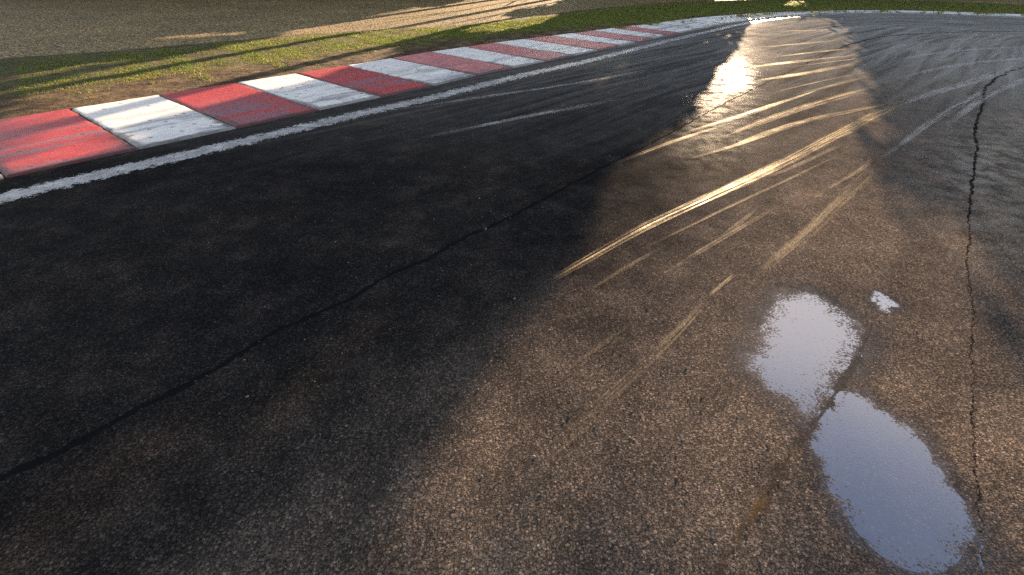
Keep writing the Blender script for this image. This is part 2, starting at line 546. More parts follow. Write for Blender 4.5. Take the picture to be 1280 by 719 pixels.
def smooth_path(P, step):
    """Catmull-Rom through P, resampled every STEP metres"""
    P = np.asarray(P, float)
    E = np.vstack([2 * P[0] - P[1], P, 2 * P[-1] - P[-2]])
    out = []
    for i in range(1, len(E) - 2):
        t = np.linspace(0, 1, 24, endpoint=False)[:, None]
        a, b, c, d = E[i - 1], E[i], E[i + 1], E[i + 2]
        out.append(.5 * (2 * b + (c - a) * t + (2 * a - 5 * b + 4 * c - d) * t ** 2 + (-a + 3 * b - 3 * c + d) * t ** 3))
    out = np.vstack(out + [P[-1:]])
    s = np.r_[0, np.cumsum(np.linalg.norm(np.diff(out, axis=0), axis=1))]
    n = max(2, int(s[-1] / step) + 1)
    q = np.linspace(0, s[-1], n)
    return np.stack([np.interp(q, s, out[:, k]) for k in range(2)], 1), q


def relax(P, n):
    P = P.copy()
    for _ in range(n):
        P[1:-1] = .25 * P[:-2] + .5 * P[1:-1] + .25 * P[2:]
    return P


def normals(P):
    t = np.gradient(P, axis=0)
    t /= np.linalg.norm(t, axis=1)[:, None] + 1e-9
    return np.stack([-t[:, 1], t[:, 0]], 1)        # to the left of travel


def side_of(path, pts):
    """signed distance to a path (left positive) and arc length of the nearest point"""
    d = np.diff(path, axis=0)
    ln = np.linalg.norm(d, axis=1)
    cum = np.r_[0, np.cumsum(ln)]
    best = np.full(len(pts), 1e9)
    sd_, arc = np.zeros(len(pts)), np.zeros(len(pts))
    for i in range(len(d)):
        u = d[i] / ln[i]
        r = pts - path[i]
        t = r @ u
        tc = np.clip(t, 0, ln[i])
        q = r - tc[:, None] * u
        dist = np.hypot(q[:, 0], q[:, 1])
        k = dist < best
        best[k] = dist[k]
        cr = u[0] * r[:, 1] - u[1] * r[:, 0]
        sd_[k] = np.where(cr[k] >= 0, 1, -1) * dist[k]
        arc[k] = cum[i] + tc[k]
    return sd_, arc


def inside(poly, x, y):
    poly = np.asarray(poly, float)
    r = np.zeros(x.shape, bool)
    j = len(poly) - 1
    for i in range(len(poly)):
        xi, yi = poly[i]
        xj, yj = poly[j]
        c = ((yi > y) != (yj > y)) & (x < (xj - xi) * (y - yi) / (yj - yi + 1e-12) + xi)
        r ^= c
        j = i
    return r


def tag(o, label=None, cat=None, group=None, kind=None):
    if label:
        o['label'] = label
    if cat:
        o['category'] = cat
    if group:
        o['group'] = group
    if kind:
        o['kind'] = kind
    return o


# ------------------------------------------------------------------ the bend: near edge of the kerb
near_px = [(7, 223), (174, 187), (297, 161), (398, 138), (477, 122), (542, 108), (596, 95), (640, 85), (683, 77.5), (716, 70.3), (748, 63.4),
           (775, 57.7), (796, 53.4), (816, 48.8), (834, 45), (849, 41.7), (873, 37), (900, 31.5), (925, 27.5), (960, 23), (1000, 19.5), (1050, 17.5),
           (1100, 17), (1180, 18.5), (1280, 22.5)]
NP_ = G(near_px)
pre = NP_[0] + np.array([[-4.6, -6.9], [-3.5, -5.05], [-2.4, -3.35], [-1.3, -1.75]])
post = NP_[-1] + np.array([[1.3, -1.5], [2.3, -3.3], [2.9, -5.4]])
EDGE, EARC = smooth_path(np.vstack([pre, NP_, post]), .25)
EDGE = relax(EDGE, 10)
EARC = np.r_[0, np.cumsum(np.linalg.norm(np.diff(EDGE, axis=0), axis=1))]
ENRM = normals(EDGE)
ENRM = relax(ENRM, 30)
ENRM /= np.linalg.norm(ENRM, axis=1)[:, None]
# arc lengths of the joints measured on the picture
_, JARC = side_of(EDGE, G(near_px[:17]))


def edge_at(s, off):
    p = np.stack([np.interp(s, EARC, EDGE[:, k]) for k in range(2)], -1)
    n = np.stack([np.interp(s, EARC, ENRM[:, k]) for k in range(2)], -1)
    return p + n * np.asarray(off)[..., None]


S_FAR0, S_FAR1 = JARC[10], JARC[16]


def kerb_w(s):
    return np.interp(s, [JARC[9], S_FAR1, S_FAR1 + 3, S_FAR1 + 8], [2.22, 1.45, 1.2, .55])


# ------------------------------------------------------------------ cracks
crack1 = G([(-140, 655), (-40, 614), (60, 572), (150, 524), (250, 471), (300, 441), (345, 414), (400, 391), (440, 372), (480, 347), (530, 326), (570, 303),
            (640, 270), (700, 238), (740, 216), (800, 186), (850, 160), (905, 130), (960, 103), (1000, 84), (1031, 69), (1065, 55), (1104, 46), (1144, 42.5), (1210, 40), (1290, 39)])
crack2 = G([(1300, 82), (1280, 85), (1262, 90), (1245, 98), (1232, 110), (1228, 130), (1222, 148), (1219, 165), (1220, 185), (1217, 220), (1214, 240), (1211, 270),
            (1212, 300), (1209, 320), (1210, 345), (1214, 370), (1217, 400), (1214, 440), (1216, 490), (1217, 560), (1224, 640), (1232, 740)])
crack3 = G([(1094, 395), (1076, 438), (1052, 478), (1040, 502), (1012, 540), (988, 570), (955, 628), (930, 664), (905, 705), (885, 745)])


def resamp(P, step=.05):
    return smooth_path(P, step)


def crack_attrs(o, pts):
    ypx = PX(pts[:, 0], pts[:, 1])
    for k, (P, wf) in enumerate(((crack1, (lambda a, t: np.interp(t, [0, .03, .30, .42, .62, .75, 1], [.020, .020, .015, .013, .014, .04, .06]))),
                                 (crack2, (lambda a, t: np.interp(t, [0, .1, .3, .55, .72, .76, .8, 1], [.040, .034, .022, .014, .010, .006, .004, .003]))),
                                 (crack3, (lambda a, t: np.interp(t, [0, .1, .3, .9, 1], [0.0, .010, .021, .019, .008]))))):
        pth, q = resamp(P, .08)
        s_, a_ = side_of(pth, pts)
        t = a_ / q[-1]
        w = wf(a_, t)
        w = np.where((t <= 1e-4) | (t >= 1 - 1e-4), 0.0, w)
        set_attr(o, 'crack_side_%d' % (k + 1), s_)
        set_attr(o, 'crack_width_%d' % (k + 1), w)


# ------------------------------------------------------------------ puddles
pud_upper = G([(985, 363), (1010, 362), (1035, 376), (1060, 393), (1082, 412), (1086, 432), (1072, 454), (1055, 474), (1040, 494), (1024, 518), (1008, 534),
               (996, 518), (984, 504), (958, 490), (942, 472), (928, 456), (934, 440), (944, 424), (950, 405), (956, 385), (970, 369)])
pud_lower = G([(1048, 489), (1072, 490), (1100, 508), (1130, 528), (1152, 550), (1172, 580), (1192, 610), (1212, 635), (1222, 658), (1210, 684), (1192, 708),
               (1165, 718), (1128, 710), (1098, 692), (1072, 666), (1052, 636), (1036, 610), (1026, 580), (1014, 556), (1016, 538), (1032, 514)])
pud_small = G([(1083, 370), (1095, 364), (1115, 372), (1130, 384), (1114, 390), (1094, 389)])
pud_dim = G([(1205, 690), (1225, 672), (1258, 690), (1275, 719), (1215, 725)])
PUDS = [(pud_upper, .28, .92), (pud_lower, .19, 1.14), (pud_small, .08, .80), (pud_dim, .08, .5)]
DEPTH = .0028


def poly_depth(poly, pts):
    cl = np.vstack([poly, poly[:1]])
    s_, _ = side_of(cl, pts)
    d = np.abs(s_)
    return np.where(inside(poly, pts[:, 0], pts[:, 1]), d, -d)


def dip_at(pts):
    out = np.zeros(len(pts))
    near = np.where((np.abs(pts[:, 0] - 1.6) < 1.2) & (np.abs(pts[:, 1] - 1.7) < 1.3))[0]
    q = pts[near]
    for poly, soft, top in PUDS:
        d = poly_depth(poly, q)
        d = d + .030 * np.sin(q[:, 0] * 31 + 1.7 * np.sin(q[:, 1] * 23)) * np.cos(q[:, 1] * 37 + 1.1 * np.sin(q[:, 0] * 41)) + .014 * np.sin(q[:, 0] * 88 + q[:, 1] * 61) * np.sin(q[:, 1] * 97 - q[:, 0] * 35)
        t = np.clip((d + soft * .75) / (soft * 1.5), 0, 1)
        t = t * t * (3 - 2 * t) * top
        out[near] = np.maximum(out[near], t)
    # the joint stands a little proud between the two puddles
    pth, _ = resamp(crack3, .03)
    s_, _ = side_of(pth, q)
    out[near] *= 1 - .42 * np.exp(-(s_ / .013) ** 2)
    return out


# ------------------------------------------------------------------ track
def spaced(a, b, fn):
    v = [a]
    while v[-1] < b:
        v.append(v[-1] + fn(v[-1]))
    return np.array(v)


def build_track(mat):
    ys = spaced(-3.0, 34.0, lambda y: .02 if .55 < y < 2.7 else (.05 if y < .55 else min(.02 + .028 * (y - 2.7), .40)))
    xs = spaced(-14.0, 46.0, lambda x: .02 if .8 < x < 2.3 else min(.02 + .045 * (.8 - x if x < .8 else x - 2.3), .5))
    X, Y = np.meshgrid(xs, ys)
    pts = np.stack([X.ravel(), Y.ravel()], 1)
    f = grid_faces(len(ys), len(xs))
    # keep what lies inside the kerb (and a little under it)
    e = np.vstack([EDGE[::2], EDGE[-1:]])
    sde, arc = side_of(e, pts)
    keepv = sde < .8
    kf = keepv[f].all(1)
    f = f[kf]
    used = np.zeros(len(pts), bool)
    used[f] = True
    remap = np.cumsum(used) - 1
    f = remap[f]
    pts, sde, arc = pts[used], sde[used], arc[used]
    dip = dip_at(pts)
    n = pts[:, 0] * 1.7 + pts[:, 1] * .9
    z = -DEPTH * dip
    o = mesh_obj('track', np.c_[pts, z], f[:, ::-1], mat)
    # faces must look up
    if o.data.polygons[0].normal.z < 0:
        o.data.flip_normals()
    set_uv(o, 'ground', pts)
    set_uv(o, 'flow', np.c_[arc, sde])
    set_attr(o, 'pool', np.clip(dip, 0, 1))
    damp = 0 * dip
    gx, gy = PX(pts[:, 0], pts[:, 1])
    def blob(cx, cy, rx, ry):
        return np.exp(-(((gx - cx) / rx) ** 2 + ((gy - cy) / ry) ** 2))
    damp2 = .05 * blob(924, 97, 16, 15) + .0035 * blob(922, 112, 48, 52) + .14 * blob(815, 82, 45, 34) + .0018 * blob(900, 160, 80, 60) + .22 * blob(1175, 195, 70, 55) + .12 * blob(1250, 250, 90, 110)
    set_attr(o, 'damp', np.clip(np.maximum(damp, damp2), 0, 1))
    far = np.clip((pts[:, 1] - 3.0) / 6.0, 0, 1) * .85 + .15
    set_attr(o, 'streaky', far)
    set_attr(o, 'sheen_tone', np.clip(np.maximum(np.clip((pts[:, 0] - 3.0) / 6.0, 0, 1) * np.clip((pts[:, 1] - 3.0) / 6.0, 0, 1), .50 * np.clip((pts[:, 1] - 4.5) / 7.0, 0, 1)), 0, 1))
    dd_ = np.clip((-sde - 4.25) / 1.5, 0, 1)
    set_attr(o, 'sun_lift', dd_ * dd_ * (3 - 2 * dd_))
    sc = G([(945, 637)])[0]
    ax, ay = G([(960, 615), (925, 670)])
    u = (ax - ay) / np.linalg.norm(ax - ay)
    r = pts - sc
    set_attr(o, 'silt', np.exp(-((r @ u) / .07) ** 2 - ((r @ np.array([-u[1], u[0]])) / .016) ** 2))
    crack_attrs(o, pts)
    adaptive(o)
    tag(o, kind='structure')
    return o


def ribbon(name, P, w, mat, z=.005, step=.05, across=5, fade=(0.1, 0.1), warp=None):
    """a painted or rubbed band along a path of measured points; w: width(s) in metres"""
    C, q = smooth_path(P, step)
    C = relax(C, 4)
    N = normals(C)
    t = q / q[-1]
    W = np.interp(t, np.linspace(0, 1, len(w)), w)
    a = np.linspace(0, 1, across)
    pts = C[:, None, :] + N[:, None, :] * ((a[None, :] - .5) * W[:, None])[..., None]
    n, m = pts.shape[:2]
    pts = pts.reshape(-1, 2)
    zz = np.full(len(pts), z)
    o = mesh_obj(name, np.c_[pts, zz], grid_faces(n, m), mat)
    if o.data.polygons[0].normal.z < 0:
        o.data.flip_normals()
    set_uv(o, 'ground', pts)
    set_uv(o, 'flow', np.stack([np.repeat(q, m), np.tile(a, n)], 1))
    fd = np.ones(n)
    if fade[0]:
        fd *= np.clip(t / fade[0], 0, 1)
    if fade[1]:
        fd *= np.clip((1 - t) / fade[1], 0, 1)
    set_attr(o, 'fade', np.repeat(fd, m))
    adaptive(o)
    return o


M_TRACK = mat_track()
track = build_track(M_TRACK)

# white edge line
s_l = np.arange(.5, EARC[-1] - .5, .25)
off = np.interp(s_l, [JARC[0], JARC[8], JARC[12], JARC[16], JARC[16] + 6, JARC[16] + 12], [-.56, -.60, -.50, -.45, -.25, -.22])
lp = edge_at(s_l, off)
line = ribbon('edge_line', lp, [.37, .36, .36, .35, .34, .40, .4], mat_line(), z=.0055, step=.08, across=7, fade=(0, 0))
tag(line, kind='structure')

# ------------------------------------------------------------------ kerb blocks
M_RED = mat_kerb('faded_red_kerb_paint', (.33, .015, .018), (.42, .032, .034), (.42, .13, .12))
M_PINK = mat_kerb('shaded_bleached_red_kerb_paint', (.48, .115, .100), (.57, .20, .175), (.62, .40, .35))  # faded red, with the shaded look of the far blocks mixed into the colour
M_WHITE = mat_kerb('worn_white_kerb_paint', (.72, .67, .60), (.86, .80, .715), (.56, .53, .48))


def kerb_block(s0, s1, mat, name, seed):
    gap = .006
    s0, s1 = s0 + gap, s1 - gap
    nu, nv = 14, 22
    us = np.linspace(0, 1, nu)
    vs = np.linspace(0, 1, nv)
    # rounded arrises: extra rows close to the edges
    us = np.unique(np.r_[0, .012, .03, us[1:-1], .97, .988, 1])
    vs = np.unique(np.r_[0, .008, .02, vs[1:-1], .98, .992, 1])
    U, V = np.meshgrid(us, vs, indexing='ij')
    S = s0 + (s1 - s0) * U
    W = kerb_w(S)
    rr = np.random.default_rng(seed)
    jag = rr.normal(0, .004, (len(us), len(vs)))
    offv = V * W
    P = edge_at(S.ravel(), offv.ravel()).reshape(len(us), len(vs), 2)
    Z = .022 + .062 * V ** 1.1 + rr.normal(0, .0012)
    eu = np.minimum(U, 1 - U) * (s1 - s0)
    ev = np.minimum(V, 1 - V) * W
    e = np.minimum(eu, ev)
    Z = Z - .016 * np.clip(1 - e / .028, 0, 1) ** 2 + rr.normal(0, .0011, Z.shape)
    ed = (eu < .02) | (ev < .02)
    P = P + np.where(ed, jag, 0)[..., None]
    n, m = len(us), len(vs)
    top = np.c_[P.reshape(-1, 2), Z.ravel()]
    f = grid_faces(n, m).tolist()
    # skirt down into the ground
    ring = [i * m for i in range(n)] + [(n - 1) * m + j for j in range(1, m)] + [i * m + m - 1 for i in range(n - 2, -1, -1)] + [j for j in range(m - 2, 0, -1)]
    base = len(top)
    bot = top[ring].copy()
    bot[:, 2] = -.10
    for k in range(len(ring)):
        k2 = (k + 1) % len(ring)
        f.append([ring[k], ring[k2], base + k2, base + k])
    allv = np.vstack([top, bot])
    o = mesh_obj(name, allv, f, mat)
    bm = bmesh.new()
    bm.from_mesh(o.data)
    bmesh.ops.recalc_face_normals(bm, faces=bm.faces)
    bm.to_mesh(o.data)
    bm.free()
    set_uv(o, 'ground', allv[:, :2] + rr.uniform(-3, 3, 2))
    fl = np.c_[S.ravel() + rr.uniform(0, 1), offv.ravel()]
    set_uv(o, 'flow', np.vstack([fl, fl[ring]]))
    rim = np.clip(1 - e / np.where(V < .3, .13, .05), 0, 1).ravel()
    rim = np.where(V.ravel() < .12, rim * 1.0, rim * .85)
    set_attr(o, 'rim', np.r_[rim, np.ones(len(ring))])
    return o


joints = list(JARC[:17])
step0 = joints[1] - joints[0]
before = [joints[0] - step0 * k for k in (3, 2, 1)]
after = []
s = joints[-1]
while s < EARC[-1] - 2.5:
    s += 1.9
    after.append(s)
allj = before + joints + after
ordinal = ['first', 'second', 'third', 'fourth', 'fifth', 'sixth', 'seventh', 'eighth', 'ninth', 'tenth', 'eleventh', 'twelfth', 'thirteenth', 'fourteenth']
red_labels = ['red kerb block cut by the left picture edge, largest and brightest of the red ones',
              'sunlit red kerb block with violet scuffs between the two largest white blocks',
              'red kerb block half bright and half dusky, third red one from the left',
              'dusky pink kerb block, fourth red one from the left',
              'dusky pink kerb block, fifth red one from the left',
              'faded pink kerb block, sixth red one from the left',
              'faded pink kerb block, seventh red one from the left',
              'pale pink kerb block, eighth and last but one of the red ones',
              'pale pink sliver of kerb, the last red block before the kerb turns all white']
white_labels = ['white corner of a kerb block peeping in at the left picture edge',
                'largest whole white kerb block, cream on top with bluish tyre scuffs',
                'white kerb block with a thin sunlit outer edge, second large white one',
                'shaded greyish white kerb block, third large white one',
                'white kerb block in shade, fourth large white one from the left',
                'white kerb block in shade, fifth large white one from the left',
                'white kerb block in shade, sixth large white one from the left',
                'narrow white kerb block, seventh large white one from the left',
                'narrow white kerb block between the two last pale pink blocks']
ri = wi = 0
for k in range(len(allj) - 1):
    s0, s1 = allj[k], allj[k + 1]
    real = k - 3                     # index of the span after joint number real
    red = (real % 2 == 0) if real < 16 else False
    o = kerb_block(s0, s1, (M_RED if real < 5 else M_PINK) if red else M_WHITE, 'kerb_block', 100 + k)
    grp = 'red painted kerb blocks' if red else 'white painted kerb blocks'
    if real < -1:
        tag(o, 'kerb block further back along the kerb, left of the view', 'kerb block', 'kerb blocks behind the view')
    elif real >= 16:
        tag(o, 'low whitish kerb block on the far glaring stretch of the bend', 'kerb block', 'whitish kerb blocks round the far bend')
    elif red:
        tag(o, red_labels[min(ri, 8)], 'kerb block', grp)
        ri += 1
    else:
        tag(o, white_labels[min(wi, 8)], 'kerb block', grp)
        wi += 1

# ------------------------------------------------------------------ verge, gravel, far ground
def strip(name, offs, s_arr, mat, zfun, kind='structure', attrs=None):
    S, O = np.meshgrid(s_arr, offs, indexing='ij')
    P = edge_at(S.ravel(), O.ravel())
    Z = zfun(S.ravel(), O.ravel(), P)
    o = mesh_obj(name, np.c_[P, Z], grid_faces(len(s_arr), len(offs)), mat)
    if np.mean([p.normal.z for p in o.data.polygons[:50]]) < 0:
        o.data.flip_normals()
    set_uv(o, 'ground', P)
    if attrs:
        for k, v in attrs(S.ravel(), O.ravel(), P).items():
            set_attr(o, k, v)
    tag(o, kind=kind)
    return o


def soil_w(s):          # kerb near edge -> start of the turf
    return kerb_w(s) + np.interp(s, [JARC[7], JARC[12], JARC[16]], [1.28, .75, .25])


def turf_w(s):          # kerb near edge -> start of the gravel
    return np.interp(s, [JARC[0] - 3, JARC[0], JARC[1], JARC[3], JARC[7], JARC[12], JARC[16], JARC[16] + 5, EARC[-1] - 8, EARC[-1]], [8.2, 8.2, 7.9, 7.2, 6.7, 5.4, 5.4, 6.2, 8.0, 4.2])


def wobble(P, s, a):
    return a * (np.sin(P[:, 0] * s + 1.3) * np.cos(P[:, 1] * s * .83 + .4) + .6 * np.sin(P[:, 0] * s * 2.3 + P[:, 1] * s * 1.9))


ss = np.arange(0, EARC[-1], .2)
M_SOIL = mat_soil()


def verge_attr(S, O, P):
    d = (O - soil_w(S) + wobble(P, 1.7, .16)) / .35
    return {'turf': np.clip(d + .5, 0, 1)}


kw0 = 1.0
S2, T2 = np.meshgrid(ss, np.linspace(0, 1, 44), indexing='ij')
O2 = (kerb_w(S2) + .004) + T2 * (turf_w(S2) + .6 - kerb_w(S2))
P2 = edge_at(S2.ravel(), O2.ravel())
Z2 = np.interp(T2.ravel(), [0, .015, .06, .8, 1], [.052, .058, .060, .07, .02]) + wobble(P2, 2.1, .008)
verge = mesh_obj('verge', np.c_[P2, Z2], grid_faces(len(ss), 44), M_SOIL)
if verge.data.polygons[0].normal.z < 0:
    verge.data.flip_normals()
set_uv(verge, 'ground', P2)
set_attr(verge, 'turf', verge_attr(S2.ravel(), O2.ravel(), P2)['turf'])
adaptive(verge)
tag(verge, kind='structure')

M_GRAV = mat_gravel()
offs = spaced(3.2, 75.0, lambda o: .25 + .02 * (o - 3.2) if o < 20 else 1.2)
gravel = strip('gravel_trap', offs, np.arange(0, EARC[-1], .5), M_GRAV, lambda S, O, P: .012 + 0 * S)
adaptive(gravel, 1.0)

gm, nt, out = material('dry_earth')
gp = nt.node('ShaderNodeTexCoord').outputs['Object']
gcol = nt.ramp(nt.noise(gp, .15, 8.0, .65, '3D'), [(.3, (.10, .085, .05)), (.7, (.20, .17, .11))])
gb = principled(nt, Base_Color=gcol, Roughness=.95)
nt.l.new(gb.outputs[0], out.inputs['Surface'])
n = 41
gx = np.linspace(-900, 900, n)
X, Y = np.meshgrid(gx, gx)
ground = mesh_obj('ground', np.c_[X.ravel(), Y.ravel(), np.full(n * n, -.12)], grid_faces(n, n), gm)
if ground.data.polygons[0].normal.z < 0:
    ground.data.flip_normals()
tag(ground, kind='structure')


# ------------------------------------------------------------------ turf: blades
def build_grass():
    N = 420000
    s = R.uniform(JARC[0] - 4.5, EARC[-1] - 1, N)
    t = R.uniform(-.25, 1.0, N)
    o = soil_w(s) + t * (turf_w(s) - soil_w(s))
    P = edge_at(s, o)
    dist = np.hypot(P[:, 0], P[:, 1])
    keep = R.uniform(0, 1, N) < np.clip(9.0 / dist, .25, 1.0)
    clump = wobble(P, 3.1, .5) + wobble(P + 5, 8.3, .35) + wobble(P + 9, 19.0, .25)
    edge = np.where(t < .0, -1.0 + 2.2 * clump, 1.0)
    keep &= (clump > -.75) & (edge > .25)
    keep &= ~((t > .85) & (R.uniform(0, 1, N) < (t - .85) / .15))
    P, dist, clump, t = P[keep], dist[keep], clump[keep], t[keep]
    n = len(P)
    hgt = R.uniform(.012, .044, n) * (1 + .55 * np.clip(clump, -1, 1)) * np.clip(dist / 12, .9, 1.7)
    wid = R.uniform(.0028, .006, n) * np.clip(dist / 9, 1, 3.2)
    a = R.uniform(0, 2 * np.pi, n)
    lean = R.normal(0, .75, (n, 2)) * hgt[:, None]
    dx = np.stack([np.cos(a), np.sin(a)], 1) * wid[:, None]
    z0 = .072 + 0 * hgt
    A = np.c_[P - dx, z0]
    B = np.c_[P + dx, z0]
    m = P + lean * .35
    Cc = np.c_[m + dx * .7, z0 + hgt * .65]
    Dd = np.c_[m - dx * .7, z0 + hgt * .65]
    T = np.c_[P + lean, z0 + hgt]
    V = np.stack([A, B, Cc, Dd, T], 1).reshape(-1, 3)
    b = np.arange(n)[:, None] * 5
    f = np.vstack([b + [0, 1, 2], b + [0, 2, 3], b + [3, 2, 4]])
    mixv = np.clip(.5 + .35 * clump + R.normal(0, .22, n), 0, 1)[:, None]
    dry = (R.uniform(0, 1, n) < .16 + .25 * (t > .8) + .3 * (t < 0.06))[:, None]
    c = (1 - mixv) * np.array([.225, .225, .030]) + mixv * np.array([.095, .165, .024])
    c = np.where(dry, np.array([.24, .18, .07]), c) * R.uniform(.7, 1.3, (n, 1))
    o = mesh_obj('grass', V, f, mat_foliage('grass_blades', .45), smooth=False)
    set_tint(o, np.repeat(c, 5, 0))
    tag(o, kind='stuff')
    return o


build_grass()

# ------------------------------------------------------------------ puddle water
M_WATER = mat_water()


def puddle(poly, grow, label, z=-.0010):
    c = poly.mean(0)
    pth, _ = smooth_path(np.vstack([poly, poly[:1]]), .03)
    pth = pth[:-1]
    d = pth - c
    r = np.linalg.norm(d, axis=1)[:, None]
    outer_ = c + d * (1 + grow / r)
    rings = [outer_ * (1 - k) + c * k for k in (0, .2, .45, .7, .9)]
    n = len(pth)
    V = np.vstack(rings + [c[None]])
    f = []
    for k in range(4):
        for i in range(n):
            j = (i + 1) % n
            f.append([k * n + i, k * n + j, (k + 1) * n + j, (k + 1) * n + i])
    ce = len(V) - 1
    me = bpy.data.meshes.new('puddle')
    for i in range(n):
        f.append([4 * n + i, 4 * n + (i + 1) % n, ce])
    me.from_pydata([(x, y, z) for x, y in V], [], f)
    me.materials.append(M_WATER)
    o = bpy.data.objects.new('puddle', me)
    COL.objects.link(o)
    if me.polygons[0].normal.z < 0:
        me.flip_normals()
    for p in me.polygons:
        p.use_smooth = True
    set_uv(o, 'ground', V)
    tag(o, label, 'puddle', 'rain puddles on the asphalt')
    return o


puddle(pud_upper, .0, 'shallow pale puddle mirroring a white cloud, above the brown joint')
puddle(pud_lower, .0, 'largest blue puddle mirroring clear sky, below the brown joint')
puddle(pud_small, .01, 'tiny pale puddle right of the cloud mirroring one')
puddle(pud_dim, .0, 'faint dark wet patch at the lower right tip of the blue puddle', -.0016)

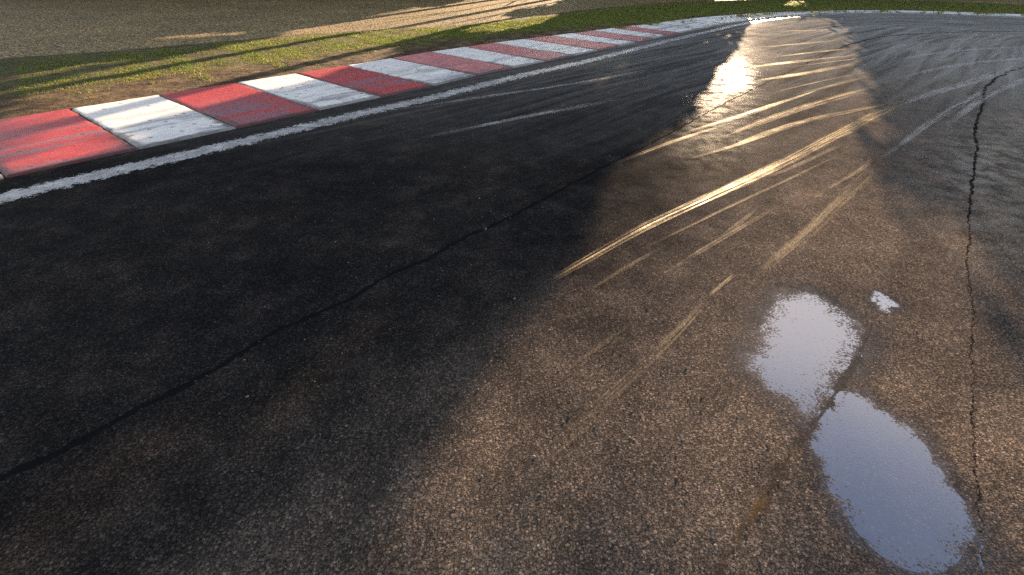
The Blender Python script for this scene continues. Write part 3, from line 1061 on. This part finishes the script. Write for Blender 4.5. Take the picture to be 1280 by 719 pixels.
# ------------------------------------------------------------------ skid marks
SUNLIT_GOLD = (.27, .20, .105)  # marks lying in the sun, its gold tint put into their colour
SHADED_GREY = (.58, .55, .50)  # marks lying in shade, their greyer look there painted in
M_S1 = mat_skid('pale_triple_skid', 6.0, 1.35, SUNLIT_GOLD, .40, 3.0, 1.8, 3)
M_S2 = mat_skid('pale_skid', 5.0, 1.0, SUNLIT_GOLD, .42, 9.0, 1.5)
M_S3 = mat_skid('dusty_skid', 4.0, .62, (.24, .185, .115), .5, 15.0)
M_S4 = mat_skid('shaded_grey_skid', 4.0, .85, SHADED_GREY, .5, 21.0)
marks = [
    ([(690, 351), (740, 322), (800, 288), (850, 264), (900, 241), (950, 218), (1000, 193), (1050, 167), (1100, 143), (1142, 124)],
     [.075, .11, .145, .165, .20, .24, .20], M_S1, (.03, .12), 'longest and broadest skid mark, a bright triple band sweeping up to the far shade'),
    ([(968, 72), (1010, 66.5), (1050, 62.5), (1090, 59)], [.11, .15, .15, .09], M_S2, (.3, .45), 'short pale skid mark, topmost of the stripes right of the glare'),
    ([(930, 86), (965, 81), (1000, 77), (1045, 72), (1095, 67)], [.12, .21, .21, .15, .1], M_S2, (.3, .4), 'pale skid mark starting in the glare, second stripe from the top'),
    ([(945, 102), (975, 97), (1010, 91.5), (1050, 84), (1112, 74)], [.13, .22, .22, .17, .1], M_S2, (.2, .4), 'broad pale skid mark just under the glare, third stripe from the top'),
    ([(858, 166), (890, 156), (930, 144), (975, 129), (1021, 114)], [.06, .11, .125, .095, .05], M_S2, (.45, .05), 'thin pale skid mark ending in a blunt tip above the middle stripes'),
    ([(905, 172), (940, 156), (980, 142), (1030, 126), (1070, 115), (1105, 107), (1150, 97)], [.06, .12, .15, .14, .11, .08], M_S2, (.4, .35), 'pale skid mark running between the blunt thin one and the branching one'),
    ([(905, 188), (950, 169), (1000, 153), (1045, 142), (1090, 134), (1140, 125)], [.05, .095, .11, .09, .08, .06], M_S2, (.4, .35), 'bent pale skid mark that joins the broad triple band near its top'),
    ([(885, 372), (900, 359), (918, 344)], [.022, .030, .03], M_S2, (.3, .12), 'short bright dash of skid mark, lowest of the pale marks'),
    ([(690, 562), (735, 520), (780, 480), (815, 447), (855, 407), (885, 374)], [.035, .06, .07, .065, .055, .04], M_S3, (.2, .2), 'faint golden skid streak on the stony asphalt, leading up to the bright dash'),
    ([(935, 362), (965, 330), (1000, 300), (1040, 262), (1075, 228), (1098, 207)], [.06, .10, .12, .13, .14, .12], M_S3, (.25, .3), 'soft brown skid streak above the pale puddle'),
    ([(1012, 252), (1045, 230), (1075, 212), (1098, 192)], [.03, .06, .07, .05], M_S3, (.3, .3), 'faint golden skid streak right of the broad triple band'),
    ([(735, 365), (775, 340), (822, 312)], [.03, .05, .03], M_S3, (.4, .3), 'faint short streak just below the start of the triple band'),
    ([(895, 300), (925, 279), (945, 262)], [.02, .045, .03], M_S3, (.4, .3), 'small faint streak below the middle of the triple band'),
    ([(700, 470), (740, 440), (790, 404)], [.02, .04, .03], M_S3, (.4, .4), 'vague brownish streak left of the golden streak'),
    ([(1128, 130), (1160, 118), (1190, 109), (1230, 97), (1268, 84)], [.12, .15, .17, .18, .18], M_S4, (.1, .2), 'grey skid mark that carries the bright triple band on into the shade'),
    ([(655, 600), (705, 560), (752, 520)], [.02, .03, .03], M_S3, (.4, .4), 'vague short streak below the foot of the golden streak'),
    ([(820, 350), (870, 318), (930, 283), (975, 257)], [.03, .05, .05, .04], M_S3, (.4, .4), 'faint long streak just below the middle of the triple band'),
    ([(770, 205), (840, 178), (905, 157)], [.05, .09, .06], M_S3, (.4, .4), 'hazy tan streak at the ragged edge of the big shadow'),
    ([(930, 232), (985, 212), (1060, 178)], [.04, .07, .06], M_S3, (.4, .4), 'faint streak hugging the lower side of the triple band'),
    ([(860, 200), (920, 182), (985, 160), (1035, 147)], [.05, .09, .09, .06], M_S3, (.3, .4), 'soft tan streak between the bent mark and the triple band'),
    ([(990, 120), (1045, 106), (1098, 92)], [.08, .14, .1], M_S3, (.4, .3), 'soft tan streak above the middle stripes, near the far shade'),
    ([(945, 60), (1000, 55), (1060, 50)], [.12, .2, .12], M_S3, (.4, .3), 'hazy tan streak across the far sunny asphalt'),
    ([(960, 40), (1020, 38), (1070, 36)], [.15, .25, .15], M_S3, (.4, .3), 'farthest hazy tan streak on the sunny asphalt'),
    ([(985, 84.5), (1030, 79), (1075, 73.5), (1115, 69)], [.05, .09, .09, .05], M_S2, (.4, .4), 'hairline pale skid mark between the second and third stripes from the top'),
    ([(960, 118), (1000, 108), (1050, 97), (1100, 88)], [.04, .07, .08, .05], M_S3, (.4, .4), 'hairline streak just below the third stripe from the top'),
    ([(880, 178), (935, 161), (1000, 139), (1060, 121), (1120, 106)], [.03, .055, .06, .06, .05], M_S3, (.4, .4), 'long hairline streak running beside the middle stripes into the shade'),
    ([(985, 158), (1035, 147), (1090, 135), (1150, 121)], [.03, .05, .06, .05], M_S2, (.4, .3), 'thin pale skid mark meeting the broad triple band at its top end'),
    ([(790, 318), (850, 289), (920, 255), (1000, 218), (1070, 184)], [.02, .035, .04, .045, .04], M_S3, (.3, .4), 'long hairline streak parallel to the triple band on its lower side'),
    ([(1098, 140), (1150, 124), (1210, 106), (1285, 84)], [.05, .08, .09, .1], M_S4, (.3, .1), 'thin grey skid mark beside the one that carries the triple band on'),
    ([(1160, 51.5), (1195, 50), (1235, 48.5)], [.07, .1, .07], M_S4, (.2, .2), 'thin light line across the shaded far asphalt'),
    ([(1180, 160), (1205, 140), (1240, 118), (1290, 96)], [.08, .14, .16, .18], M_S4, (.3, .1), 'grey curving skid mark beside the crack at right'),
    ([(1095, 203), (1130, 178), (1165, 152), (1215, 122), (1250, 105)], [.05, .10, .12, .12, .1], M_S4, (.3, .3), 'grey skid mark crossing the shaded asphalt left of the crack'),
    ([(1120, 100), (1165, 88), (1210, 80), (1290, 72)], [.1, .18, .2, .2], M_S4, (.3, .1), 'wide dim skid mark on the far shaded asphalt, lower one'),
    ([(1110, 78), (1160, 68), (1220, 62), (1290, 59)], [.1, .2, .25, .25], M_S4, (.3, .1), 'wide dim skid mark on the far shaded asphalt, upper one'),
    ([(480, 140), (560, 128), (650, 115), (740, 101), (820, 86)], [.08, .14, .16, .16, .1], M_S4, (.3, .3), 'dim grey skid mark in deep shade beside the white line'),
    ([(520, 175), (600, 158), (690, 140), (790, 122)], [.08, .14, .16, .1], M_S4, (.3, .3), 'dim grey skid mark in deep shade, further from the white line'),
]
for i, (P, w, m, fd, lab) in enumerate(marks):
    o = ribbon('skid_mark', G(P), w, m, z=.0042 + .00025 * (i % 5), step=.05, across=7, fade=fd)
    tag(o, lab, 'skid mark', 'pale skid marks' if m in (M_S1, M_S2) else 'faint skid streaks')

def build_grit():
    n = 1800
    r = .9 + 8.5 * R.uniform(0, 1, n) ** 1.6
    a = R.uniform(-.75, .85, n)
    P = np.stack([np.sin(a) * r, np.cos(a) * r], 1)
    sd_, _ = side_of(EDGE[::4], P)
    ok = (sd_ < -.3) & (dip_at(P) < .1)
    P = P[ok]
    n = len(P)
    sz = R.gamma(3.0, .00085, n) + .0012
    oct_ = np.array([[1, 0, 0], [0, 1, 0], [-1, 0, 0], [0, -1, 0], [0, 0, .75], [0, 0, -.6]], float)
    V = oct_[None] * sz[:, None, None] * R.uniform(.6, 1.3, (n, 6, 1))
    t = R.uniform(0, 6.28, n)
    c, s_ = np.cos(t)[:, None], np.sin(t)[:, None]
    X, Y = V[..., 0] * c - V[..., 1] * s_, V[..., 0] * s_ + V[..., 1] * c
    V = np.stack([X + P[:, :1], Y + P[:, 1:], V[..., 2] + .0022 + sz[:, None] * .3], -1).reshape(-1, 3)
    f0 = np.array([[0, 1, 4], [1, 2, 4], [2, 3, 4], [3, 0, 4], [1, 0, 5], [2, 1, 5], [3, 2, 5], [0, 3, 5]])
    f = (np.arange(n)[:, None, None] * 6 + f0[None]).reshape(-1, 3)
    m, nt, out = material('loose_grit')
    c_ = nt.node('ShaderNodeVertexColor', layer_name='tint').outputs[0]
    b = principled(nt, Base_Color=c_, Roughness=.8)
    nt.l.new(b.outputs[0], out.inputs['Surface'])
    o = mesh_obj('grit', V, f, m, smooth=False)
    g_ = R.uniform(.03, .17, (n, 1)) * np.array([1, .9, .78])
    set_tint(o, np.repeat(g_, 6, 0))
    tag(o, kind='stuff')


build_grit()

# ------------------------------------------------------------------ trees beyond the gravel: they throw the long shadows
lit_polys = [
    # the sunny gap across the track
    [(936, 24), (930, 40), (922, 57), (905, 74), (893, 92), (880, 110), (872, 128), (862, 152), (840, 163), (815, 176), (790, 188), (768, 205), (750, 226),
     (746, 256), (732, 278), (702, 318), (690, 336), (682, 368), (656, 400), (622, 430), (590, 450), (560, 468), (546, 492), (553, 516), (536, 552), (510, 574), (478, 590),
     (430, 588), (400, 602), (372, 626), (350, 656), (328, 690), (308, 730), (280, 800), (2200, 800), (1500, 600), (1380, 520), (1300, 462), (1266, 436), (1238, 408), (1212, 374), (1188, 334), (1166, 292),
     (1146, 254), (1136, 222), (1130, 190), (1124, 160), (1116, 132), (1104, 110), (1096, 92), (1086, 74), (1082, 56), (1086, 30), (1060, 20), (1000, 20)],
    # gravel and turf in the sun
    [(330, 50), (345, 40), (385, 33), (427, 26), (470, 18), (510, 9), (560, 7), (585, -2), (600, -8), (720, -8), (690, 8), (640, 15), (630, 21), (700, 20), (690, 28), (672, 38), (640, 44), (610, 50), (560, 48),
     (520, 60), (482, 66), (476, 84), (458, 88), (432, 94), (400, 102), (345, 122), (300, 130), (230, 150), (150, 166), (176, 186), (120, 198), (0, 232), (-60, 250), (-60, 140), (0, 120), (150, 90), (272, 64)],
    [(-60, 110), (0, 105), (60, 93), (160, 80), (120, 92), (0, 113), (-60, 125)],
    [(148, 209), (200, 194), (262, 184), (274, 188), (230, 200), (160, 213)],
    [(880, 5), (900, -2), (960, -2), (930, 4)],
    [(974, 12), (984, 5), (1000, 2), (1012, 6), (1012, 14)],
    [(0, 52), (40, 48), (30, 54), (0, 60)], [(170, 50), (260, 42), (320, 40), (300, 46), (180, 54)], [(0, 66), (30, 62), (20, 70), (0, 72)],
    # leaks through the crowns
    [(0, 722), (50, 650), (120, 596), (200, 540), (224, 552), (160, 622), (110, 722)],
    [(340, 520), (392, 470), (452, 410), (470, 422), (405, 492), (360, 528)],
    [(-20, 500), (56, 454), (122, 416), (138, 428), (64, 484), (-20, 548)],
    [(225, 676), (290, 620), (352, 570), (362, 582), (300, 640), (245, 690)],
    [(1180, 236), (1196, 238), (1262, 330), (1300, 396), (1286, 402), (1222, 320)],
    [(1206, 222), (1222, 230), (1300, 330), (1300, 356), (1240, 290)],
]
leak_from = 9
for k_ in range(leak_from, len(lit_polys)):
    if abs(np.array(lit_polys[k_])[:, 0].mean() - 803) < 15:
        continue
    p_ = np.array(lit_polys[k_], float)
    c_ = p_.mean(0)
    u_, sv_, vt_ = np.linalg.svd(p_ - c_)
    lit_polys[k_] = c_ + ((p_ - c_) @ vt_.T * np.array([1.05, 3.3 if k_ < leak_from + 4 else 2.4])) @ vt_


def lit_px(x, y):
    r = np.zeros(x.shape)
    for k, p in enumerate(lit_polys):
        r = np.maximum(r, inside(p, x, y) * (1.0 if k < leak_from else .97))
    return r


M_BARK = mat_bark()
M_LEAF = mat_foliage('tree_leaves', .30)


def limb(p0, p1, r0, r1, k=7):
    p0, p1 = np.array(p0, float), np.array(p1, float)
    d = p1 - p0
    d /= np.linalg.norm(d)
    a = np.cross(d, [0.31, .95, .05])
    a /= np.linalg.norm(a)
    b = np.cross(d, a)
    t = np.linspace(0, 2 * np.pi, k, endpoint=False)
    c = np.cos(t)[:, None] * a + np.sin(t)[:, None] * b
    return np.vstack([p0 + c * r0, p1 + c * r1]), [[i, (i + 1) % k, k + (i + 1) % k, k + i] for i in range(k)]


def shadowed_ok(Q):
    """leaves whose shadow would fall in the sunny gaps are not there: the crowns are open at those places"""
    P = Q[:, :2] - L[None, :2] * (Q[:, 2:3] / L[2])
    x_, y_ = PX(P[:, 0], P[:, 1])
    j = np.where(x_ > 1040, 42.0, 6.0) * np.clip(y_ / 300, .30, 1)
    lit = lit_px(x_ + R.normal(0, 1, len(Q)) * j, y_ + R.normal(0, 1, len(Q)) * j * .6)
    return R.uniform(0, 1, len(Q)) > lit


def tree(base, hgt, rad, low, n, label, cat, name, tint):
    root = bpy.data.objects.new(name, None)
    COL.objects.link(root)
    root.location = (base[0], base[1], -.05)
    # trunk and limbs
    V, Fc = [], []
    def add(v, f):
        o = sum(len(x) for x in V)
        V.append(v)
        Fc.extend([[i + o for i in q] for q in f])
    pts = [np.array([0, 0, 0.])]
    for k in range(1, 6):
        pts.append(np.array([R.normal(0, .025 * k), R.normal(0, .025 * k), hgt * .82 * k / 5]))
    tr = .022 * hgt + .03
    for k in range(5):
        add(*limb(pts[k], pts[k + 1], tr * (1 - k * .18), tr * (1 - (k + 1) * .18)))
    C_ = []
    for k in range(11):
        z = R.uniform(max(low, .15), .85) * hgt if low > .1 else R.uniform(.1, .85) * hgt
        a = R.uniform(0, 2 * np.pi)
        e = rad * R.uniform(.55, .95) * (1 - .45 * (z / hgt))
        st = np.array([0, 0, z * .8])
        en = np.array([math.cos(a) * e, math.sin(a) * e, z + R.uniform(.1, .6)])
        mid = np.array([st + (en - st) * u for u in (.3, .55, .8, 1.0)]) + np.array([base[0], base[1], -.05])
        if hgt > 6 and shadowed_ok(mid).sum() < 4:
            continue
        add(*limb(st, en, tr * .35, tr * .08, 5))
        C_.append(en)
    bm_o = mesh_obj('trunk', np.vstack(V), Fc, M_BARK, root)
    # crown
    cl = []
    nc = 80
    for _ in range(nc):
        z = R.uniform(low, 1.0)
        prof = math.sqrt(max(0.05, 1 - ((z - .50) / .62) ** 2))
        a = R.uniform(0, 2 * np.pi)
        r = rad * prof * math.sqrt(R.uniform(.05, 1))
        cl.append((math.cos(a) * r, math.sin(a) * r, z * hgt, rad * R.uniform(.22, .42)))
    cl = np.array(cl)
    pick = R.integers(0, nc, n)
    off_ = R.normal(0, .5, (n, 3)) * cl[pick, 3:4]
    q = cl[pick, :3] + off_
    q = q[(q[:, 2] > .12) & (q[:, 2] < hgt * 1.08)]
    wq = q + np.array([base[0], base[1], -.05])
    ok = shadowed_ok(wq)
    q = q[ok]
    n = len(q)
    sz = R.uniform(.08, .17, n)
    a = R.normal(0, 1, (n, 3))
    a /= np.linalg.norm(a, axis=1)[:, None]
    b = np.cross(a, R.normal(0, 1, (n, 3)))
    b /= np.linalg.norm(b, axis=1)[:, None]
    a *= sz[:, None]
    b *= sz[:, None] * .72
    Vv = np.stack([q - a, q + b - a * .1, q + a, q - b + a * .1], 1).reshape(-1, 3)
    f = np.arange(n)[:, None] * 4 + np.arange(4)
    cr = mesh_obj('crown', Vv, f, M_LEAF, root, smooth=False)
    c = np.array(tint)[None] * R.uniform(.6, 1.35, (n, 1)) + R.normal(0, .004, (n, 3))
    set_tint(cr, np.repeat(np.clip(c, .004, 1), 4, 0))
    tag(root, label, cat, 'trees beyond the gravel')


def trunk_in_gap(x, y, zs):
    Q = np.array([[x + e * ca, y - e * sa, z] for z in zs for e in (-.45, 0, .45)])
    P = Q[:, :2] - L[None, :2] * (Q[:, 2:3] / L[2])
    gx, gy = PX(P[:, 0], P[:, 1])
    return bool(inside(lit_polys[0], gx, gy).any())


ca, sa = math.cos(SUN_AZ), math.sin(SUN_AZ)


def place(s_, Y0, zs):
    """nearest spot along the row whose trunk does not shade the sunny gap"""
    for d in np.arange(0, 4.0, .2):
        for sg in (1, -1):
            q = s_ + sg * d
            t_ = (Y0 + q * sa) / ca
            x = q * ca + t_ * sa
            if not trunk_in_gap(x, Y0, zs):
                return x
    return None


for s_ in np.arange(-40, 18.5, 2.2):
    Yt = R.uniform(35.0, 37.5)
    X_ = place(s_ + R.uniform(-.4, .4), Yt, np.arange(1.5, 8.6, .4))
    if X_ is not None:
        tree((X_, Yt), R.uniform(12.6, 14.0), R.uniform(2.7, 3.2), .10, 21000 if -16 < s_ < 12 else 10000,
             'tall leafy tree beyond the gravel trap whose long shadow crosses the track', 'tree', 'leafy_tree', (.045, .075, .018))
    Yb = R.uniform(33.6, 34.6)
    X_ = place(s_ + 1.2, Yb, (.5, 1.2, 2.0))
    if X_ is not None:
        tree((X_, Yb), R.uniform(3.2, 4.2), R.uniform(1.5, 1.9), .02, 4200,
             'dense shrub at the foot of the trees beyond the gravel trap', 'shrub', 'leafy_shrub', (.040, .070, .020))

# ------------------------------------------------------------------ sky
w = bpy.data.worlds.new('World')
scn.world = w
w.use_nodes = True
w.node_tree.nodes.clear()
nt = NT(w.node_tree)
wo = nt.node('ShaderNodeOutputWorld')
sky = nt.node('ShaderNodeTexSky', sky_type='NISHITA', sun_disc=False, sun_elevation=SUN_EL, sun_rotation=SUN_AZ, air_density=1.0, dust_density=.6, ozone_density=2.0)
tc = nt.node('ShaderNodeTexCoord')
d = tc.outputs['Generated']
xyz = nt.sep(d)
den = nt.m('ADD', nt.m('MAXIMUM', xyz[2], 0.0), 0.12)
cv = nt.comb(nt.m('DIVIDE', xyz[0], den), nt.m('DIVIDE', xyz[1], den), 0.0)
cn = nt.noise(cv, 0.9, 6.0, .6)
band = nt.m('MULTIPLY', nt.step(xyz[2], .10, .36), nt.step(xyz[2], .67, .54))
cloud = nt.m('MULTIPLY', nt.step(cn, .30, .52), band)
cloud2 = nt.m('MULTIPLY', nt.step(nt.noise(cv, 1.7, 6.0, .6), .56, .74), nt.step(xyz[2], .62, .75))
cloud = nt.m('MAXIMUM', cloud, nt.m('MULTIPLY', cloud2, .35))
col = nt.mix(nt.m('MULTIPLY', cloud, .85), sky.outputs[0], (5.2, 4.9, 4.9))
bg = nt.node('ShaderNodeBackground', {'Color': col, 'Strength': .068})
nt.l.new(bg.outputs[0], wo.inputs[0])

# ------------------------------------------------------------------ render settings
scn.render.engine = 'CYCLES'
scn.cycles.feature_set = 'EXPERIMENTAL'
scn.cycles.dicing_rate = 1.0
scn.cycles.max_subdivisions = 10
scn.cycles.use_denoising = False
scn.cycles.max_bounces = 6
scn.cycles.transparent_max_bounces = 12
scn.cycles.sample_clamp_indirect = 6.0
